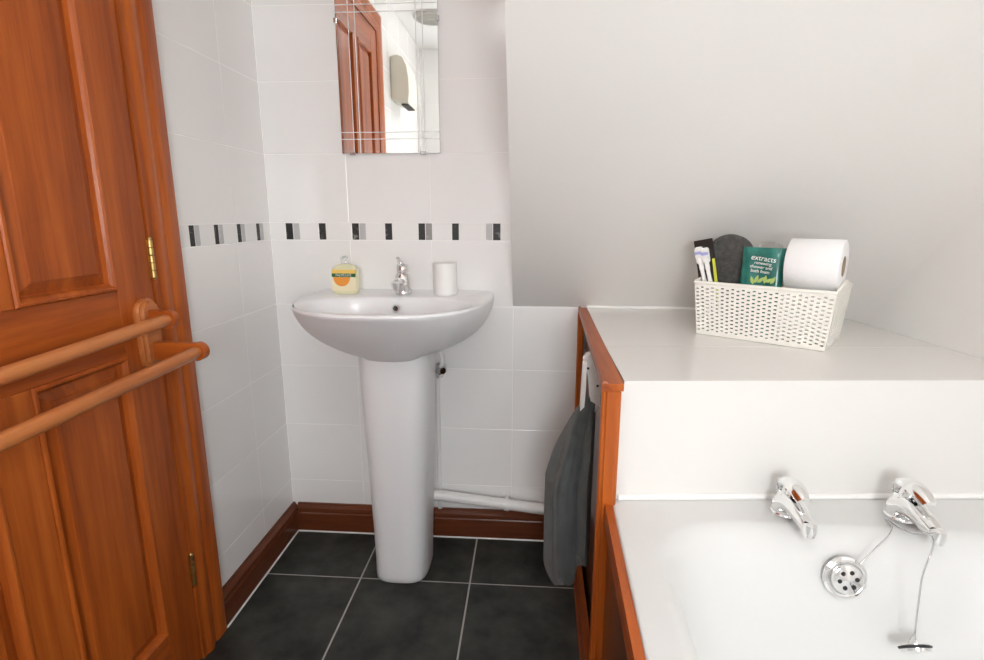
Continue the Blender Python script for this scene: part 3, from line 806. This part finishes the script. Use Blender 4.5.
# clear tub behind the pouch with a round lid
jt = thing('clear_tub', bw(.118, .105, .01), 'clear plastic tub with a rounded lid behind the teal pouch', 'tub')
m_ = MB(); m_.lathe(bw(.126, .100, .0045), (0, 0, 1), [(0, .030), (.003, .032), (.155, .036), (.172, .036), (.180, .030), (.185, .025)], 'clear', 36); m_.build('tub', jt, 50)
m_ = MB(); m_.lathe(bw(.126, .100, .190), (0, 0, 1), [(0, .026), (.006, .0275), (.014, .0265), (.020, .021), (.0235, .012), (.0245, .004)], 'clear', 32); m_.build('lid', jt, 60)

# charcoal fabric mitt: rounded top, narrowing downwards
mt = MB(); pts = []
cs = [(.018, .006), (.012, .07), (.004, .13), (-.004, .170), (-.006, .192), (.002, .212), (.020, .2255), (.042, .230), (.064, .226), (.084, .214), (.094, .196), (.092, .175), (.084, .150), (.076, .110), (.070, .06), (.066, .006)]
cs = [tuple(v)[:2] for v in smoothpath([(x, z, 0) for x, z in cs], 4)]
cx0 = sum(x for x, z in cs)/len(cs); cz0 = sum(z for x, z in cs)/len(cs)
L = []
for d, s_ in ((-.0085, .72), (-.0075, .90), (-.004, .98), (0, 1), (.004, .98), (.0075, .90), (.0085, .72)):
    L.append([bw(.005+cx0+(x-cx0)*s_, .073+d+.05*(z-.1)*.6, max(.005, cz0+(z-cz0)*s_)) for x, z in cs])
mt.loft(L, 'mitt'); o = mt.build('fabric_mitt', None, 60); o['label'] = 'dark charcoal rounded fabric mitt poking out of the basket'; o['category'] = 'mitt'

# pack of toothbrushes: black card with two white heads, tilted to the left
tk = thing('toothbrush_pack', bw(.012, .02, .01), 'black toothbrush pack with white brush heads at the left end of the basket', 'toothbrush pack')
ax_u = (E*math.cos(.21)+UZ*math.sin(.21)).normalized(); ax_v = (UZ*math.cos(.21)-E*math.sin(.21)).normalized(); ax_n = -N
TO = bw(.042, .034, .010)
def tk_(u, v, h): return TO+ax_u*u+ax_v*(v)+ax_n*h
m_ = MB(); W2 = .0215; VT = .212
m_.hexa([tk_(-W2, .006, -.0006), tk_(W2, -.002, -.0006), tk_(W2, -.002, .0006), tk_(-W2, .006, .0006)], [tk_(-W2, VT, -.0006), tk_(W2, VT, -.0006), tk_(W2, VT, .0006), tk_(-W2, VT, .0006)], 'blk')
m_.build('card', tk)
m_ = MB(); m_.hexa([tk_(.0125, .03, .0008), tk_(W2, .03, .0008), tk_(W2, .03, .0014), tk_(.0125, .03, .0014)], [tk_(.0155, .165, .0008), tk_(W2, .165, .0008), tk_(W2, .165, .0014), tk_(.0155, .165, .0014)], 'yg'); m_.build('stripe', tk)
for u0, dv in ((-.0085, 0), (.0045, -.004)):
    h = MB(); h.tube(smoothpath([tk_(u0+.004, .02, .006), tk_(u0+.003, .10, .0065), tk_(u0+.0005, .140, .0065), tk_(u0-.001, .165, .0065), tk_(u0-.0015, .197+dv, .0065)], 6), [.0050]*9+[.0046]*4+[.0055]*4+[.0095]*6+[.0095, .0065], 'white', 12, flat=.55)
    hd = h.build('brush', tk, 50)
    for k_ in range(3):
        b2 = MB(); v0 = .172+dv+k_*.0075
        b2.hexa([tk_(u0-.0085, v0, .009), tk_(u0+.0062, v0, .009), tk_(u0+.0062, v0, .0165), tk_(u0-.0085, v0, .0165)], [tk_(u0-.0085, v0+.0062, .009), tk_(u0+.0062, v0+.0062, .009), tk_(u0+.0062, v0+.0062, .0165), tk_(u0-.0085, v0+.0062, .0165)], 'blue' if k_ == 1 else 'white'); b2.build('bristles', hd)

# ------------------------------------------------------------------ towel hook and hand towel on the ledge side
HX = .9555
hk = thing('towel_hook', (.955, -.44, .70), 'white plastic double hook on the wooden side of the ledge', 'hook')
HB = [(.924, .7250), (.919, .742), (.925, .754), (.938, .7600), (.951, .761), (.9575, .756), (.9612, .700), (.9612, .632), (.957, .636), (.949, .616), (.938, .645), (.934, .681), (.930, .705)]
HP = [(.918, .738), (.927, .738), (.927, .681), (.924, .613), (.920, .601), (.915, .608), (.916, .669)]
def plate(pts, y0, y1, k='white', b=.002):
    m_ = MB(); cx_ = sum(p[0] for p in pts)/len(pts); cz_ = sum(p[1] for p in pts)/len(pts)
    sh = lambda f: [(cx_+(x-cx_)*f, cz_+(z-cz_)*f) for x, z in pts]
    return m_.loft([[(x, y, z) for x, z in P_] for P_, y in ((sh(.95), y0), (pts, y0+b), (pts, y1-b), (sh(.95), y1))], k)
plate(HB, -.452, -.428).build('bracket', hk, 30)
plate(HP, -.4545, -.4380).build('prong', hk, 30)
for x_, z_ in ((.930, .7235), (.9525, .683)):
    m_ = MB(); m_.lathe((x_, -.4519, z_), (0, -1, 0), [(0, .0030), (.0006, .0028)], 'duct', 12); m_.build('screw_hole', hk)

tw = MB(); L = []
nt_ = 72; nz_ = 44
def tow(t, q):
    """t around the bundle, q 0 top .. 1 bottom"""
    c, s_ = math.cos(t), math.sin(t)
    zb = .135 if True else 0
    # two lobes at the bottom: front/room side hangs lower than the side against the panel
    g = min(1, q/.30); sw = g*g*(3-2*g)
    ry = .016+.050*sw+.010*q
    fold = 1+.20*sw*math.cos(5*t+1.0+q*1.2)+.06*sw*math.cos(11*t+q*3)
    y = -.440-ry*sg(s_, .85)*fold+.006*math.sin(q*4)
    if s_ > 0: y += .026*sw*math.exp(-((t-1.36)/.20)**2)
    rt = 1/(1+math.exp(-(c*1.0-.17)*16))
    low = .165+.055*rt+max(0, -.44-y)*.7
    z = .640+(low-.640)*q
    xin = .953-.004*q; xout = .925-.074*min(1, max(0, (.640-z)/.20))**.62*1.0
    xout += .020*max(0, (q-.86)/.14)**2*(1-rt)
    cx_ = (xin+xout)/2; rx = (xin-xout)/2
    x = cx_+rx*sg(c, .8)*(fold if c < 0 else 1)
    # crease between the two hanging layers
    x += 0
    return (min(x, .9575), y, z)
for j in range(nz_+1):
    q = j/nz_; L.append([tow(2*PI*i/nt_, q) for i in range(nt_)])
top_c = [(.928+(p[0]-.928)*.5, -.44+(p[1]+.44)*.5, .652) for p in L[0]]
bot = [(.905+(p[0]-.905)*.86, -.45+(p[1]+.45)*.9, p[2]-.006) for p in L[-1]]
bot2 = [(.905+(p[0]-.905)*.5, -.45+(p[1]+.45)*.55, p[2]+.004) for p in L[-1]]
tw.loft([top_c]+L+[bot, bot2], 'towel'); o = tw.build('hand_towel', None, 70)
o['label'] = 'dark grey hand towel hanging from the white hook beside the bath'; o['category'] = 'towel'

# ------------------------------------------------------------------ seen only in the mirror: fan heater and ceiling vent
ht = thing('fan_heater', (0, -1.69, 1.68), 'cream wall-mounted fan heater reflected in the mirror', 'heater')
pr_ = [(.002, 1.700), (.040, 1.688), (.094, 1.680), (.102, 1.74), (.100, 1.82), (.090, 1.88), (.068, 1.922), (.036, 1.935), (.002, 1.925)]
m_ = MB(); m_.loft([[(x, y, z) for x, z in pr_] for y in (-1.58, -1.585, -1.795, -1.80)], 'cream'); m_.build('housing', ht, 35)
m_ = MB(); m_.box(.052, .092, -1.60, -1.78, 1.674, 1.682, 'duct'); m_.build('outlet_grille', ht)
vt = thing('ceiling_extractor', (.20, -1.80, CZ), 'round grey ceiling extractor reflected at the top of the mirror', 'extractor')
m_ = MB(); m_.lathe((.20, -1.80, CZ-.0005), (0, 0, -1), [(0, .105), (.012, .105), (.018, .098), (.020, .09), (.020, .02)], 'lampg', 40); m_.build('cover', vt, 40)
for i in range(5):
    m_ = MB(); m_.lathe((.20, -1.80, CZ-.0205), (0, 0, -1), [(0, .022+.014*i), (.006, .023+.014*i), (.006, .028+.014*i), (0, .029+.014*i)], 'lampg', 36, cap=False); m_.build('louvre', vt, 40)
lp_ = thing('fill_ceiling_lamp', (.72, -1.80, CZ), 'unseen round opal ceiling lamp lighting the room', 'lamp')  # lamp added out of view as fill for slope, ledge and door
m_ = MB(); m_.lathe((.72, -1.80, CZ-.0005), (0, 0, -1), [(0, .15), (.02, .15), (.022, .145)], 'white', 40); m_.build('fill_lamp_base', lp_, 40)
m_ = MB(); m_.lathe((.72, -1.80, CZ-.0225), (0, 0, -1), [(0, .140), (.02, .136), (.045, .11), (.06, .07), (.066, .02)], 'lamp', 40); m_.build('fill_lamp_shade', lp_, 60)

# ------------------------------------------------------------------ world, camera, colour
w = bpy.data.worlds.new('world'); SC.world = w; w.use_nodes = True
w.node_tree.nodes['Background'].inputs['Color'].default_value = (.75, .85, 1, 1); w.node_tree.nodes['Background'].inputs['Strength'].default_value = 1.0
cam = bpy.data.cameras.new('camera'); co = bpy.data.objects.new('camera', cam); COL.objects.link(co); SC.camera = co
F, CXYZ, yaw, pitch, rollc = 533.277, (.79517, -1.61323, 1.05802), -.0697166, .2115376, .001064
fw = Vector((math.sin(yaw)*math.cos(pitch), math.cos(yaw)*math.cos(pitch), -math.sin(pitch)))
r0 = Vector((math.cos(yaw), -math.sin(yaw), 0)); u0 = r0.cross(fw)
rr = r0*math.cos(rollc)+u0*math.sin(rollc); uu = -r0*math.sin(rollc)+u0*math.cos(rollc)
mw = Matrix((rr, uu, -fw)).transposed().to_4x4(); mw.translation = CXYZ
co.matrix_world = mw
cam.sensor_fit = 'HORIZONTAL'; cam.sensor_width = 36; cam.lens = F/984*36; cam.clip_start = .02
vs = SC.view_settings
vs.view_transform = 'Standard'; vs.look = 'None'; vs.gamma = 1; vs.use_curve_mapping = False; vs.exposure = .7
SC.cycles.max_bounces = 12; SC.cycles.diffuse_bounces = 8; SC.cycles.glossy_bounces = 6; SC.cycles.caustics_reflective = False; SC.cycles.caustics_refractive = False
for o in SC.objects:
    if '_o' in o: del o['_o']
